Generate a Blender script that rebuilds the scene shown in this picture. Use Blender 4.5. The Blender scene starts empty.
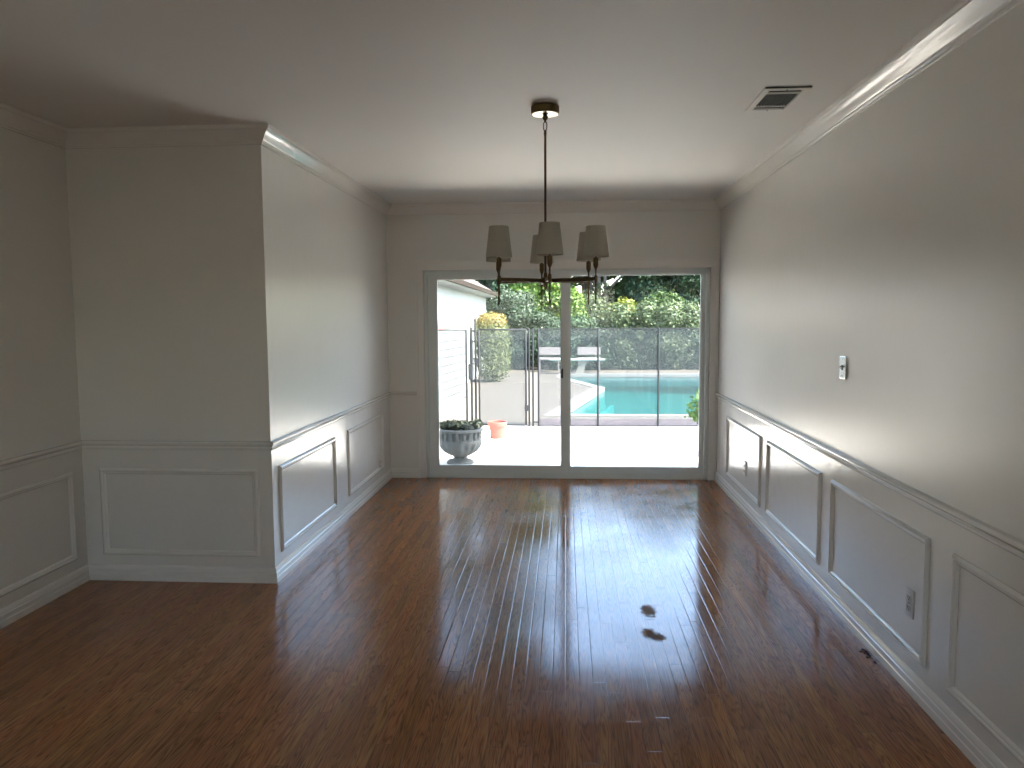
import bpy, bmesh, math, random
import numpy as np
from mathutils import Vector, Matrix
C = bpy.context.scene.collection
PI = math.pi
S = bpy.context.scene

# ------------------------------------------------------------------ camera
F, YAW, PITCH, ROLL, CAMH = 765.55, 0.07057, 0.08547, -0.006, 1.5308
fw = Vector((-math.sin(YAW)*math.cos(PITCH), math.cos(YAW)*math.cos(PITCH), -math.sin(PITCH)))
rt = Vector((math.cos(YAW), math.sin(YAW), 0)); up = rt.cross(fw)
r2 = rt*math.cos(ROLL) + up*math.sin(ROLL); u2 = -rt*math.sin(ROLL) + up*math.cos(ROLL)
cd_ = bpy.data.cameras.new('camera'); cam = bpy.data.objects.new('camera', cd_); C.objects.link(cam)
M = Matrix((r2, u2, -fw)).transposed().to_4x4(); M.translation = (0, 0, CAMH)
cam.matrix_world = M
cd_.sensor_width = 36; cd_.lens = F/1024*36; cd_.clip_start = .05; cd_.clip_end = 300
S.camera = cam
# ------------------------------------------------------------------ sky, sun, exposure
w = bpy.data.worlds.new('sky'); S.world = w; w.use_nodes = True
nt = w.node_tree; bg = nt.nodes['Background']
sky = nt.nodes.new('ShaderNodeTexSky'); sky.sky_type = 'NISHITA'; sky.sun_disc = False
sky.sun_elevation = math.radians(52); sky.sun_rotation = math.radians(105); sky.air_density = 1.0; sky.dust_density = 2.0
nt.links.new(sky.outputs[0], bg.inputs[0]); bg.inputs[1].default_value = .46
sl = bpy.data.lights.new('sun', 'SUN'); sl.energy = 8.5; sl.angle = math.radians(.6); sl.color = (1, .95, .87)
so = bpy.data.objects.new('sun', sl); C.objects.link(so)
sd = Vector((.62, -.27, .80)).normalized()
so.rotation_euler = sd.to_track_quat('Z', 'Y').to_euler()
S.view_settings.view_transform = 'Standard'; S.view_settings.look = 'None'
S.view_settings.gamma = 1; S.view_settings.use_curve_mapping = False
S.view_settings.exposure = 2.17

# ------------------------------------------------------------------ materials
def mat(name, col=(.8, .8, .8), rough=.5, metal=0, spec=.5, var=0, vscale=8, bump=0, bscale=30, rvar=0, bd=.01, stretch=(1, 1, 1)):
    m = bpy.data.materials.new(name); m.use_nodes = True
    t = m.node_tree; b = t.nodes['Principled BSDF']; L = t.links
    b.inputs['Roughness'].default_value = rough; b.inputs['Metallic'].default_value = metal
    b.inputs['Specular IOR Level'].default_value = spec
    tc = t.nodes.new('ShaderNodeTexCoord'); mp = t.nodes.new('ShaderNodeMapping'); mp.inputs['Scale'].default_value = stretch
    L.new(tc.outputs['Object'], mp.inputs[0])
    n = t.nodes.new('ShaderNodeTexNoise'); n.inputs['Scale'].default_value = vscale; n.inputs['Detail'].default_value = 5
    L.new(mp.outputs[0], n.inputs['Vector'])
    mx = t.nodes.new('ShaderNodeMix'); mx.data_type = 'RGBA'
    mx.inputs['A'].default_value = tuple(c*(1-var) for c in col)+(1,); mx.inputs['B'].default_value = tuple(min(1, c*(1+var)) for c in col)+(1,)
    L.new(n.outputs['Fac'], mx.inputs['Factor']); L.new(mx.outputs['Result'], b.inputs['Base Color'])
    if rvar:
        mr = t.nodes.new('ShaderNodeMapRange'); mr.inputs['To Min'].default_value = rough-rvar; mr.inputs['To Max'].default_value = rough+rvar
        L.new(n.outputs['Fac'], mr.inputs[0]); L.new(mr.outputs[0], b.inputs['Roughness'])
    if bump:
        n2 = t.nodes.new('ShaderNodeTexNoise'); n2.inputs['Scale'].default_value = bscale; n2.inputs['Detail'].default_value = 3
        L.new(mp.outputs[0], n2.inputs['Vector'])
        bp = t.nodes.new('ShaderNodeBump'); bp.inputs['Strength'].default_value = bump; bp.inputs['Distance'].default_value = bd
        L.new(n2.outputs['Fac'], bp.inputs['Height']); L.new(bp.outputs[0], b.inputs['Normal'])
    return m

def math_n(t, op, a, b=None, c=None):
    n = t.nodes.new('ShaderNodeMath'); n.operation = op
    for i, v in enumerate((a, b, c)):
        if v is None: continue
        if isinstance(v, (int, float)): n.inputs[i].default_value = v
        else: t.links.new(v, n.inputs[i])
    return n.outputs[0]

def floor_mat():
    m = bpy.data.materials.new('oak strip floor'); m.use_nodes = True
    t = m.node_tree; b = t.nodes['Principled BSDF']; L = t.links
    tc = t.nodes.new('ShaderNodeTexCoord'); sp = t.nodes.new('ShaderNodeSeparateXYZ'); L.new(tc.outputs['Object'], sp.inputs[0])
    W, LEN = .057, .95
    xs = math_n(t, 'DIVIDE', sp.outputs[0], W); row = math_n(t, 'FLOOR', xs); fx = math_n(t, 'FRACT', xs)
    wn = t.nodes.new('ShaderNodeTexWhiteNoise'); wn.noise_dimensions = '1D'; L.new(row, wn.inputs['W'])
    ys = math_n(t, 'ADD', math_n(t, 'DIVIDE', sp.outputs[1], LEN), math_n(t, 'MULTIPLY', wn.outputs['Value'], 7.3))
    # uneven lengths: warp along the strip
    ys = math_n(t, 'ADD', ys, math_n(t, 'MULTIPLY', math_n(t, 'SINE', math_n(t, 'MULTIPLY', ys, 2.1)), .25))
    col = math_n(t, 'FLOOR', ys); fy = math_n(t, 'FRACT', ys)
    cb = t.nodes.new('ShaderNodeCombineXYZ'); L.new(row, cb.inputs[0]); L.new(col, cb.inputs[1])
    pn = t.nodes.new('ShaderNodeTexWhiteNoise'); pn.noise_dimensions = '2D'; L.new(cb.outputs[0], pn.inputs['Vector'])
    # grain
    gv = t.nodes.new('ShaderNodeCombineXYZ')
    L.new(math_n(t, 'MULTIPLY', sp.outputs[0], 26), gv.inputs[0]); L.new(math_n(t, 'MULTIPLY', sp.outputs[1], 1.5), gv.inputs[1])
    L.new(math_n(t, 'MULTIPLY', pn.outputs['Value'], 60), gv.inputs[2])
    g = t.nodes.new('ShaderNodeTexNoise'); g.inputs['Scale'].default_value = 1.0; g.inputs['Detail'].default_value = 2; g.inputs['Distortion'].default_value = .6
    L.new(gv.outputs[0], g.inputs['Vector'])
    rings = math_n(t, 'POWER', math_n(t, 'ABSOLUTE', math_n(t, 'SINE', math_n(t, 'MULTIPLY', g.outputs['Fac'], 40))), .8)
    fv = t.nodes.new('ShaderNodeCombineXYZ')
    L.new(math_n(t, 'MULTIPLY', sp.outputs[0], 260), fv.inputs[0]); L.new(math_n(t, 'MULTIPLY', sp.outputs[1], 9), fv.inputs[1]); L.new(math_n(t, 'MULTIPLY', pn.outputs['Value'], 33), fv.inputs[2])
    fine = t.nodes.new('ShaderNodeTexNoise'); fine.inputs['Scale'].default_value = 1; fine.inputs['Detail'].default_value = 2; L.new(fv.outputs[0], fine.inputs['Vector'])
    mixg = math_n(t, 'ADD', math_n(t, 'MULTIPLY', rings, .5), math_n(t, 'MULTIPLY', fine.outputs['Fac'], .5))
    cr = t.nodes.new('ShaderNodeValToRGB'); e = cr.color_ramp.elements
    e[0].position = .1; e[0].color = (.125, .040, .013, 1); e[1].position = .85; e[1].color = (.46, .185, .068, 1)
    L.new(mixg, cr.inputs[0])
    hv = t.nodes.new('ShaderNodeHueSaturation'); L.new(cr.outputs[0], hv.inputs['Color'])
    mr = t.nodes.new('ShaderNodeMapRange'); mr.inputs['To Min'].default_value = .84; mr.inputs['To Max'].default_value = 1.18
    L.new(pn.outputs['Value'], mr.inputs[0]); L.new(mr.outputs[0], hv.inputs['Value'])
    mh = t.nodes.new('ShaderNodeMapRange'); mh.inputs['To Min'].default_value = .498; mh.inputs['To Max'].default_value = .508
    L.new(wn.outputs['Value'], mh.inputs[0]); L.new(mh.outputs[0], hv.inputs['Hue'])
    # seams
    dx = math_n(t, 'MULTIPLY', math_n(t, 'MINIMUM', fx, math_n(t, 'SUBTRACT', 1, fx)), W)
    dy = math_n(t, 'MULTIPLY', math_n(t, 'MINIMUM', fy, math_n(t, 'SUBTRACT', 1, fy)), LEN)
    dd = math_n(t, 'MINIMUM', dx, dy)
    seam = t.nodes.new('ShaderNodeMapRange'); seam.inputs['From Min'].default_value = .0004; seam.inputs['From Max'].default_value = .0012; L.new(dd, seam.inputs[0])
    mx = t.nodes.new('ShaderNodeMix'); mx.data_type = 'RGBA'; mx.inputs['A'].default_value = (.045, .018, .008, 1)
    L.new(seam.outputs[0], mx.inputs['Factor']); L.new(hv.outputs[0], mx.inputs['B'])
    # two worn spots where the varnish is gone
    nz = t.nodes.new('ShaderNodeTexNoise'); nz.inputs['Scale'].default_value = 45; L.new(tc.outputs['Object'], nz.inputs['Vector'])
    spot = None
    for (cx, cy, rx, ry) in ((.43, 3.935, .034, .075), (.405, 3.645, .03, .05), (.44, 3.60, .03, .04)):
        ax = math_n(t, 'DIVIDE', math_n(t, 'SUBTRACT', sp.outputs[0], cx), rx); ay = math_n(t, 'DIVIDE', math_n(t, 'SUBTRACT', sp.outputs[1], cy), ry)
        d = math_n(t, 'SQRT', math_n(t, 'ADD', math_n(t, 'MULTIPLY', ax, ax), math_n(t, 'MULTIPLY', ay, ay)))
        d = math_n(t, 'ADD', d, math_n(t, 'MULTIPLY', math_n(t, 'SUBTRACT', nz.outputs['Fac'], .5), 1.8))
        spot = d if spot is None else math_n(t, 'MINIMUM', spot, d)
    sm = t.nodes.new('ShaderNodeMapRange'); sm.inputs['From Min'].default_value = .3; sm.inputs['From Max'].default_value = 1.4
    sm.inputs['To Min'].default_value = 1; sm.inputs['To Max'].default_value = 0; L.new(spot, sm.inputs[0])
    m2 = t.nodes.new('ShaderNodeMix'); m2.data_type = 'RGBA'; m2.inputs['B'].default_value = (.30, .19, .13, 1)
    L.new(sm.outputs[0], m2.inputs['Factor']); L.new(mx.outputs['Result'], m2.inputs['A']); L.new(m2.outputs['Result'], b.inputs['Base Color'])
    # gloss
    rn = t.nodes.new('ShaderNodeTexNoise'); rn.inputs['Scale'].default_value = 1.6; rn.inputs['Detail'].default_value = 6; rn.inputs['Roughness'].default_value = .65
    L.new(tc.outputs['Object'], rn.inputs['Vector'])
    rr = t.nodes.new('ShaderNodeMapRange'); rr.inputs['From Min'].default_value = .35; rr.inputs['From Max'].default_value = .65
    rr.inputs['To Min'].default_value = .06; rr.inputs['To Max'].default_value = .17; L.new(rn.outputs['Fac'], rr.inputs[0])
    L.new(math_n(t, 'ADD', math_n(t, 'ADD', rr.outputs[0], math_n(t, 'MULTIPLY', fine.outputs['Fac'], .06)), math_n(t, 'MULTIPLY', sm.outputs[0], .7)), b.inputs['Roughness'])
    L.new(math_n(t, 'SUBTRACT', .5, math_n(t, 'MULTIPLY', sm.outputs[0], .45)), b.inputs['Specular IOR Level'])
    # bump: seams, tilt of each strip, grain
    s2 = t.nodes.new('ShaderNodeMapRange'); s2.inputs['From Max'].default_value = .004; L.new(dd, s2.inputs[0])
    tilt = math_n(t, 'MULTIPLY', math_n(t, 'MULTIPLY', math_n(t, 'SUBTRACT', pn.outputs['Value'], .5), fx), .4)
    wav = t.nodes.new('ShaderNodeTexNoise'); wav.inputs['Scale'].default_value = 5; wav.inputs['Detail'].default_value = 2; L.new(tc.outputs['Object'], wav.inputs['Vector'])
    hsum = math_n(t, 'ADD', math_n(t, 'ADD', s2.outputs[0], tilt), math_n(t, 'ADD', math_n(t, 'MULTIPLY', fine.outputs['Fac'], .12), math_n(t, 'MULTIPLY', wav.outputs['Fac'], 1.2)))
    bp = t.nodes.new('ShaderNodeBump'); bp.inputs['Strength'].default_value = .4; bp.inputs['Distance'].default_value = .0007
    L.new(hsum, bp.inputs['Height']); L.new(bp.outputs[0], b.inputs['Normal'])
    return m

def leaf_mat(name, c1, c2, trans=.35):
    m = bpy.data.materials.new(name); m.use_nodes = True; t = m.node_tree; L = t.links
    for n in list(t.nodes): t.nodes.remove(n)
    out = t.nodes.new('ShaderNodeOutputMaterial'); ge = t.nodes.new('ShaderNodeNewGeometry')
    mx = t.nodes.new('ShaderNodeMix'); mx.data_type = 'RGBA'; mx.inputs['A'].default_value = c1+(1,); mx.inputs['B'].default_value = c2+(1,)
    L.new(ge.outputs['Random Per Island'], mx.inputs['Factor'])
    d = t.nodes.new('ShaderNodeBsdfDiffuse'); tr = t.nodes.new('ShaderNodeBsdfTranslucent'); gl = t.nodes.new('ShaderNodeBsdfGlossy'); gl.inputs['Roughness'].default_value = .55
    for s_ in (d, tr): L.new(mx.outputs['Result'], s_.inputs['Color'])
    gl.inputs['Color'].default_value = (.8, .85, .8, 1)
    a = t.nodes.new('ShaderNodeMixShader'); a.inputs[0].default_value = trans; L.new(d.outputs[0], a.inputs[1]); L.new(tr.outputs[0], a.inputs[2])
    b = t.nodes.new('ShaderNodeMixShader'); b.inputs[0].default_value = .03; L.new(a.outputs[0], b.inputs[1]); L.new(gl.outputs[0], b.inputs[2])
    L.new(b.outputs[0], out.inputs[0]); return m

def see_through(name, tint, frac, gloss=0.0, rough=0, base=(.1, .1, .1), fres=False):
    """thin sheet: part transparent, part surface"""
    m = bpy.data.materials.new(name); m.use_nodes = True; t = m.node_tree; L = t.links
    for n in list(t.nodes): t.nodes.remove(n)
    out = t.nodes.new('ShaderNodeOutputMaterial'); tr = t.nodes.new('ShaderNodeBsdfTransparent'); tr.inputs[0].default_value = tint+(1,)
    if fres:
        s_ = t.nodes.new('ShaderNodeBsdfGlossy'); s_.inputs['Roughness'].default_value = rough
        f = t.nodes.new('ShaderNodeFresnel'); f.inputs[0].default_value = 1.4
    else:
        s_ = t.nodes.new('ShaderNodeBsdfDiffuse'); s_.inputs[0].default_value = base+(1,)
    mx = t.nodes.new('ShaderNodeMixShader')
    if fres: L.new(f.outputs[0], mx.inputs[0])
    else: mx.inputs[0].default_value = frac
    L.new(tr.outputs[0], mx.inputs[1]); L.new(s_.outputs[0], mx.inputs[2]); L.new(mx.outputs[0], out.inputs[0])
    return m, t, s_, mx

def block_mat():
    m = mat('white painted block', (.72, .73, .71), .8, var=.06, vscale=6)
    t = m.node_tree; L = t.links; b = t.nodes['Principled BSDF']
    tc = t.nodes.new('ShaderNodeTexCoord'); mp = t.nodes.new('ShaderNodeMapping'); mp.inputs['Rotation'].default_value = (PI/2, 0, 0)
    sp = t.nodes.new('ShaderNodeSeparateXYZ'); cb = t.nodes.new('ShaderNodeCombineXYZ'); L.new(tc.outputs['Object'], sp.inputs[0])
    L.new(sp.outputs[1], cb.inputs[0]); L.new(sp.outputs[2], cb.inputs[1])
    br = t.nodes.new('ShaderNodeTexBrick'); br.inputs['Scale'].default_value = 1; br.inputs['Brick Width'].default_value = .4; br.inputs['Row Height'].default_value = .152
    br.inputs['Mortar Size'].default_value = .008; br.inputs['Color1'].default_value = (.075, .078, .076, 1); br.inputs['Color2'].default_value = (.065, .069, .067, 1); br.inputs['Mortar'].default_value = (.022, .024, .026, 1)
    L.new(cb.outputs[0], br.inputs['Vector']); L.new(br.outputs['Color'], b.inputs['Base Color'])
    bp = t.nodes.new('ShaderNodeBump'); bp.invert = True; bp.inputs['Distance'].default_value = .01; L.new(br.outputs['Fac'], bp.inputs['Height']); L.new(bp.outputs[0], b.inputs['Normal'])
    return m

m_wall = mat('wall paint', (.845, .82, .77), .27, var=.02, vscale=3, bump=.25, bscale=14, bd=.004)
m_wains = mat('semi gloss white paint', (.82, .79, .74), .18, spec=.34, var=.01, bump=.4, bscale=9, bd=.006, rvar=.05, vscale=9)
m_trim = mat('white trim paint', (.86, .83, .78), .13, var=.02)
m_ceil = mat('ceiling paint', (.845, .83, .795), .6, var=.015, vscale=2)
m_floor = floor_mat()
m_vinyl = mat('white vinyl frame', (.72, .75, .73), .3, var=.02)
m_casing = mat('white casing paint', (.82, .79, .745), .3, var=.02)
m_black = mat('black plastic', (.012, .012, .012), .35)
m_brass = mat('aged brass', (.13, .09, .04), .35, metal=1, var=.2, vscale=40)
m_bright = mat('polished pale brass', (.85, .8, .66), .25, metal=1)
m_linen = mat('linen shade', (.52, .48, .40), .9, var=.08, vscale=120, bump=.2, bscale=300, bd=.001)
m_dark = mat('dark duct', (.01, .01, .01), .9)
m_grille = mat('grey metal louvre', (.09, .085, .08), .5)
m_plate = mat('cream plastic plate', (.62, .61, .58), .3)
m_chrome = mat('chrome plate', (.75, .75, .74), .12, metal=1)
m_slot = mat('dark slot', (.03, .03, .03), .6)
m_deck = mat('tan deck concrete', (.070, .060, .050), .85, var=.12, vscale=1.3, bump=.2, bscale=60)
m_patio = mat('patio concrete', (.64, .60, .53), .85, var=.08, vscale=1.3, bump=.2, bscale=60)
m_cop = mat('white coping', (.15, .147, .14), .8, var=.05)
m_soil = mat('garden soil', (.09, .075, .055), .95, var=.4, vscale=4)
m_stucco = mat('white stucco', (.24, .245, .235), .9, var=.03, bump=.3, bscale=80)
m_roof = mat('tan roof shingle', (.075, .053, .045), .9, var=.15, vscale=14, bump=.5, bscale=20)
m_fascia = mat('cream fascia', (.16, .155, .13), .7)
m_gutter = mat('brown drip edge', (.022, .017, .013), .9, spec=.1)
m_redcap = mat('faded red brick', (.18, .065, .055), .85, var=.15, vscale=20)
m_block = block_mat()
m_pole = mat('dark grey fence pole', (.018, .02, .023), .85, spec=.15)
m_stone = mat('weathered cast stone', (.065, .067, .062), .9, var=.4, vscale=14, bump=.5, bscale=40)
m_terra = mat('terracotta pink pot', (.185, .05, .036), .75, var=.08)
m_plaster = mat('pool plaster', (.10, .27, .275), .7, var=.06)
m_board = mat('white diving board', (.2, .27, .25), .6)
m_bench = mat('pale bench', (.19, .17, .165), .8)
m_bark = mat('bark', (.09, .075, .06), .95, var=.4, vscale=6, bump=.6)
m_roofext = mat('house roof', (.2, .17, .15), .9)
m_crumb = mat('dry dark crumb', (.025, .015, .01), .95)

m_glass, *_ = see_through('clear glass', (.97, .985, .975), 0, fres=True)
m_mesh, *_ = see_through('pool fence mesh', (1, 1, 1), .30, base=(.045, .054, .058))
m_border, *_ = see_through('mesh border', (1, 1, 1), .6, base=(.075, .07, .085))
m_water, t_, s_, mx_ = see_through('pool water', (.19, .79, .80), 0, fres=True, rough=.02)
n_ = t_.nodes.new('ShaderNodeTexNoise'); n_.inputs['Scale'].default_value = 3; n_.inputs['Detail'].default_value = 3
tc_ = t_.nodes.new('ShaderNodeTexCoord'); t_.links.new(tc_.outputs['Object'], n_.inputs['Vector'])
b_ = t_.nodes.new('ShaderNodeBump'); b_.inputs['Distance'].default_value = .03; b_.inputs['Strength'].default_value = .5
t_.links.new(n_.outputs['Fac'], b_.inputs['Height']); t_.links.new(b_.outputs[0], s_.inputs['Normal'])
for nd in t_.nodes:
    if nd.type == 'FRESNEL': nd.inputs[0].default_value = 1.2; t_.links.new(b_.outputs[0], nd.inputs['Normal'])

# ------------------------------------------------------------------ helpers
def obj(name, bm, m, parent=None, smooth=False, loc=None):
    me = bpy.data.meshes.new(name)
    bmesh.ops.recalc_face_normals(bm, faces=bm.faces)
    bm.to_mesh(me); bm.free()
    if smooth:
        for p in me.polygons: p.use_smooth = True
    for mm in (m if isinstance(m, list) else [m]): me.materials.append(mm)
    o = bpy.data.objects.new(name, me); C.objects.link(o)
    if parent: o.parent = parent
    if loc: o.location = loc
    return o
def smooth_angle(o, a=35):
    for p in o.data.polygons: p.use_smooth = True
    e = o.data
    bm = bmesh.new(); bm.from_mesh(e)
    for ed in bm.edges:
        if len(ed.link_faces) == 2 and ed.calc_face_angle(0) > math.radians(a): ed.smooth = False
    bm.to_mesh(e); bm.free(); return o
def thing(name, label, cat, loc=(0, 0, 0), rz=0, group=None):
    o = bpy.data.objects.new(name, None); C.objects.link(o); o.location = loc; o.rotation_euler = (0, 0, rz); o.empty_display_size = .1
    o['label'] = label; o['category'] = cat
    if group: o['group'] = group
    return o
def tag(o, label, cat, group=None, kind=None):
    o['label'] = label; o['category'] = cat
    if group: o['group'] = group
    if kind: o['kind'] = kind
    return o
def struct(o): o['kind'] = 'structure'; return o
def box(bm, x0, x1, y0, y1, z0, z1, bev=0):
    g = bmesh.ops.create_cube(bm, size=1)
    for v in g['verts']:
        v.co = Vector((x0+(v.co.x+.5)*(x1-x0), y0+(v.co.y+.5)*(y1-y0), z0+(v.co.z+.5)*(z1-z0)))
    if bev:
        es = list({e for v in g['verts'] for e in v.link_edges})
        bmesh.ops.bevel(bm, geom=es, offset=bev, segments=2, affect='EDGES', profile=.6)
    return bm
def lathe(bm, prof, n=32, c=(0, 0, 0), rib=None):
    rings = []
    for (r, z) in prof:
        ring = []
        for i in range(n):
            a = 2*PI*i/n; rr = r
            if rib: rr = rib(r, z, a)
            ring.append(bm.verts.new((c[0]+rr*math.cos(a), c[1]+rr*math.sin(a), c[2]+z)))
        rings.append(ring)
    for a, b in zip(rings, rings[1:]):
        for i in range(n): bm.faces.new((a[i], a[(i+1) % n], b[(i+1) % n], b[i]))
    if prof[0][0] > 1e-5: bm.faces.new(rings[0][::-1])
    if prof[-1][0] > 1e-5: bm.faces.new(rings[-1])
    bmesh.ops.remove_doubles(bm, verts=[v for r_ in rings for v in r_], dist=1e-6)
    return bm
def tube(bm, pts, r, n=10, closed=False):
    pts = [Vector(p) for p in pts]; rings = []; k = len(pts)
    rs = r if isinstance(r, (list, tuple)) else [r]*k
    ref = None
    for i, p in enumerate(pts):
        if closed: d = pts[(i+1) % k]-pts[i-1]
        else: d = pts[min(i+1, k-1)]-pts[max(i-1, 0)]
        d.normalize()
        if ref is None: ref = Vector((0, 0, 1)) if abs(d.z) < .9 else Vector((1, 0, 0))
        a = (ref-d*ref.dot(d)).normalized(); ref = a; b = d.cross(a)
        rings.append([bm.verts.new(p+(a*math.cos(2*PI*j/n)+b*math.sin(2*PI*j/n))*rs[i]) for j in range(n)])
    seq = list(zip(rings, rings[1:]))+([(rings[-1], rings[0])] if closed else [])
    for A, B in seq:
        for j in range(n): bm.faces.new((A[j], A[(j+1) % n], B[(j+1) % n], B[j]))
    if not closed: bm.faces.new(rings[0][::-1]); bm.faces.new(rings[-1])
    return bm
def run(bm, prof, A, B, nrm, ma=0, mb=0):
    """extrude closed profile [(out, z)] from A to B (xy), nrm = out dir; mitre: -1 inner, +1 outer corner"""
    A = Vector((*A, 0)); B = Vector((*B, 0)); d = (B-A).normalized(); n = Vector((*nrm, 0))
    ra = [bm.verts.new(A+n*o+Vector((0, 0, z))-d*(ma*o)) for o, z in prof]
    rb = [bm.verts.new(B+n*o+Vector((0, 0, z))+d*(mb*o)) for o, z in prof]
    k = len(prof)
    for i in range(k): bm.faces.new((ra[i], ra[(i+1) % k], rb[(i+1) % k], rb[i]))
    bm.faces.new(ra[::-1]); bm.faces.new(rb); return bm
def panel(bm, corner_fn, u0, u1, z0, z1, wd=.036, dp=.016):
    """picture-frame moulding: profile swept round a rectangle; corner_fn(u, z, out) -> point"""
    prof = [(0, 0), (0, .006), (.005, .012), (.010, dp), (.018, dp), (.022, .010), (.028, .009), (.033, .005), (wd, 0)]
    rings = []
    for (su, sz) in ((0, 0), (1, 0), (1, 1), (0, 1)):
        ring = []
        for (i_, o) in prof:
            u = u0+i_ if su == 0 else u1-i_; z = z0+i_ if sz == 0 else z1-i_
            ring.append(bm.verts.new(corner_fn(u, z, o)))
        rings.append(ring)
    k = len(prof)
    for a in range(4):
        A, B = rings[a], rings[(a+1) % 4]
        for i in range(k): bm.faces.new((A[i], A[(i+1) % k], B[(i+1) % k], B[i]))
    return bm
def leaves(name, blobs, n, size, m, parent=None, seed=1, shell=.55, up_bias=.3, aspect=.5):
    """foliage as one mesh of many folded leaves inside ellipsoids (x,y,z,rx,ry,rz)"""
    rng = np.random.default_rng(seed); B = np.array(blobs, float)
    vol = B[:, 3]*B[:, 4]*B[:, 5]; idx = rng.choice(len(B), n, p=vol**.8/(vol**.8).sum())
    d = rng.normal(size=(n, 3)); d /= np.linalg.norm(d, axis=1)[:, None]
    r = (shell+(1-shell)*rng.random(n)**.6)*(1+.12*rng.normal(size=n))
    P = B[idx, :3]+d*r[:, None]*B[idx, 3:]
    nr = d+rng.normal(size=(n, 3))*.7+np.array([0, 0, up_bias]); nr /= np.linalg.norm(nr, axis=1)[:, None]
    a = np.cross(nr, rng.normal(size=(n, 3))); a /= np.linalg.norm(a, axis=1)[:, None]; b = np.cross(nr, a)
    s_ = size*(.6+.8*rng.random(n))[:, None]
    V = np.stack([P-a*s_, P+b*s_*aspect+nr*s_*.15, P+a*s_, P-b*s_*aspect+nr*s_*.15], 1).reshape(-1, 3)
    me = bpy.data.meshes.new(name); me.vertices.add(4*n); me.vertices.foreach_set('co', V.ravel())
    me.loops.add(4*n); me.loops.foreach_set('vertex_index', np.arange(4*n, dtype=np.int32))
    me.polygons.add(n); me.polygons.foreach_set('loop_start', np.arange(0, 4*n, 4, dtype=np.int32))
    me.update(calc_edges=True); me.materials.append(m)
    o = bpy.data.objects.new(name, me); C.objects.link(o)
    if parent: o.parent = parent
    return o

# ------------------------------------------------------------------ room dimensions
D, XL, XR, DN, XLL, H, YB, T = 7.237, -1.697, 1.412, 4.258, -2.837, 2.6, -3.6, .15
OX0, OX1, OZ1 = -1.345, 1.330, 1.985          # door opening

struct(obj('floor', box(bmesh.new(), XLL-T, XR+T, YB-T, D+.10, -.12, 0), m_floor))
struct(obj('ceiling', box(bmesh.new(), XLL-T, XR+T, YB-T, D+T, H, H+.15), m_ceil))
Z_R = .80
def wall(name, bm): return struct(obj(name, bm, m_wall))
wr = wall('wall_right', box(bmesh.new(), XR, XR+T, YB-T, D+T, -.1, H))
wl = wall('wall_left', box(bmesh.new(), XL-T, XL, DN+.0, D+T, -.1, H))
wn_ = wall('wall_recess', box(bmesh.new(), XLL-T, XL-T, DN, DN+T, -.1, H))
wll = wall('wall_far_left', box(bmesh.new(), XLL-T, XLL, YB-T, DN, -.1, H))
b = bmesh.new(); box(b, XL, OX0, D, D+T, -.1, H); box(b, OX1, XR, D, D+T, -.1, H); box(b, OX0, OX1, D, D+T, OZ1, H)
wf = wall('wall_far', b)
# rear wall behind the camera, with an unseen window added for extra daylight
BX0, BX1, BZ0, BZ1 = -2.6, 1.2, 1.0, 2.25
b = bmesh.new(); box(b, XLL, BX0, YB-T, YB, -.1, H); box(b, BX1, XR, YB-T, YB, -.1, H); box(b, BX0, BX1, YB-T, YB, -.1, BZ0); box(b, BX0, BX1, YB-T, YB, BZ1, H)
wb = wall('wall_back', b)
wnd = struct(bpy.data.objects.new('added_window', None)); C.objects.link(wnd)
b = bmesh.new()
for x in (BX0, (BX0+BX1)/2-.025, BX1-.05): box(b, x, x+.05, YB-.1, YB-.04, BZ0, BZ1)
for z in (BZ0, BZ1-.05): box(b, BX0, BX1, YB-.1, YB-.04, z, z+.05)
fr = obj('added_window_frame', b, m_vinyl, wnd)
obj('added_window_glass', box(bmesh.new(), BX0+.01, BX1-.01, YB-.075, YB-.07, BZ0+.01, BZ1-.01), m_glass, fr)

m_curt = bpy.data.materials.new('added cream sheer'); m_curt.use_nodes = True; t_ = m_curt.node_tree; t_.nodes.remove(t_.nodes['Principled BSDF'])
a_ = t_.nodes.new('ShaderNodeBsdfTranslucent'); a_.inputs[0].default_value = (.95, .80, .60, 1); d_ = t_.nodes.new('ShaderNodeBsdfTransparent')
x_ = t_.nodes.new('ShaderNodeMixShader'); x_.inputs[0].default_value = .35; t_.links.new(a_.outputs[0], x_.inputs[1]); t_.links.new(d_.outputs[0], x_.inputs[2]); t_.links.new(x_.outputs[0], t_.nodes['Material Output'].inputs[0])
b = bmesh.new(); n = 120; va = []
for i in range(n+1):
    x = BX0-.1+(BX1-BX0+.2)*i/n; y = YB+.06+.02*math.sin(i*.9); va.append((b.verts.new((x, y, .85)), b.verts.new((x, y, 2.35))))
for A_, B_ in zip(va, va[1:]): b.faces.new((A_[0], B_[0], B_[1], A_[1]))
obj('added_sheer_curtain', b, m_curt, wnd, True)  # unseen curtain, added to warm and soften the light from behind
# wainscot skins (thin painted panels below the rail) as parts of the walls
e_ = .003
obj('wainscot', box(bmesh.new(), XR-e_, XR, YB, D, 0, Z_R), m_wains, wr)
obj('wainscot', box(bmesh.new(), XL, XL+e_, DN-e_, D, 0, Z_R), m_wains, wl)
obj('wainscot', box(bmesh.new(), XLL, XL, DN-e_, DN, 0, Z_R), m_wains, wn_)
obj('wainscot', box(bmesh.new(), XLL, XLL+e_, YB, DN, 0, Z_R), m_wains, wll)
obj('wainscot', box(bmesh.new(), XL, OX0-.07, D-e_, D, 0, Z_R), m_wains, wf)

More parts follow.
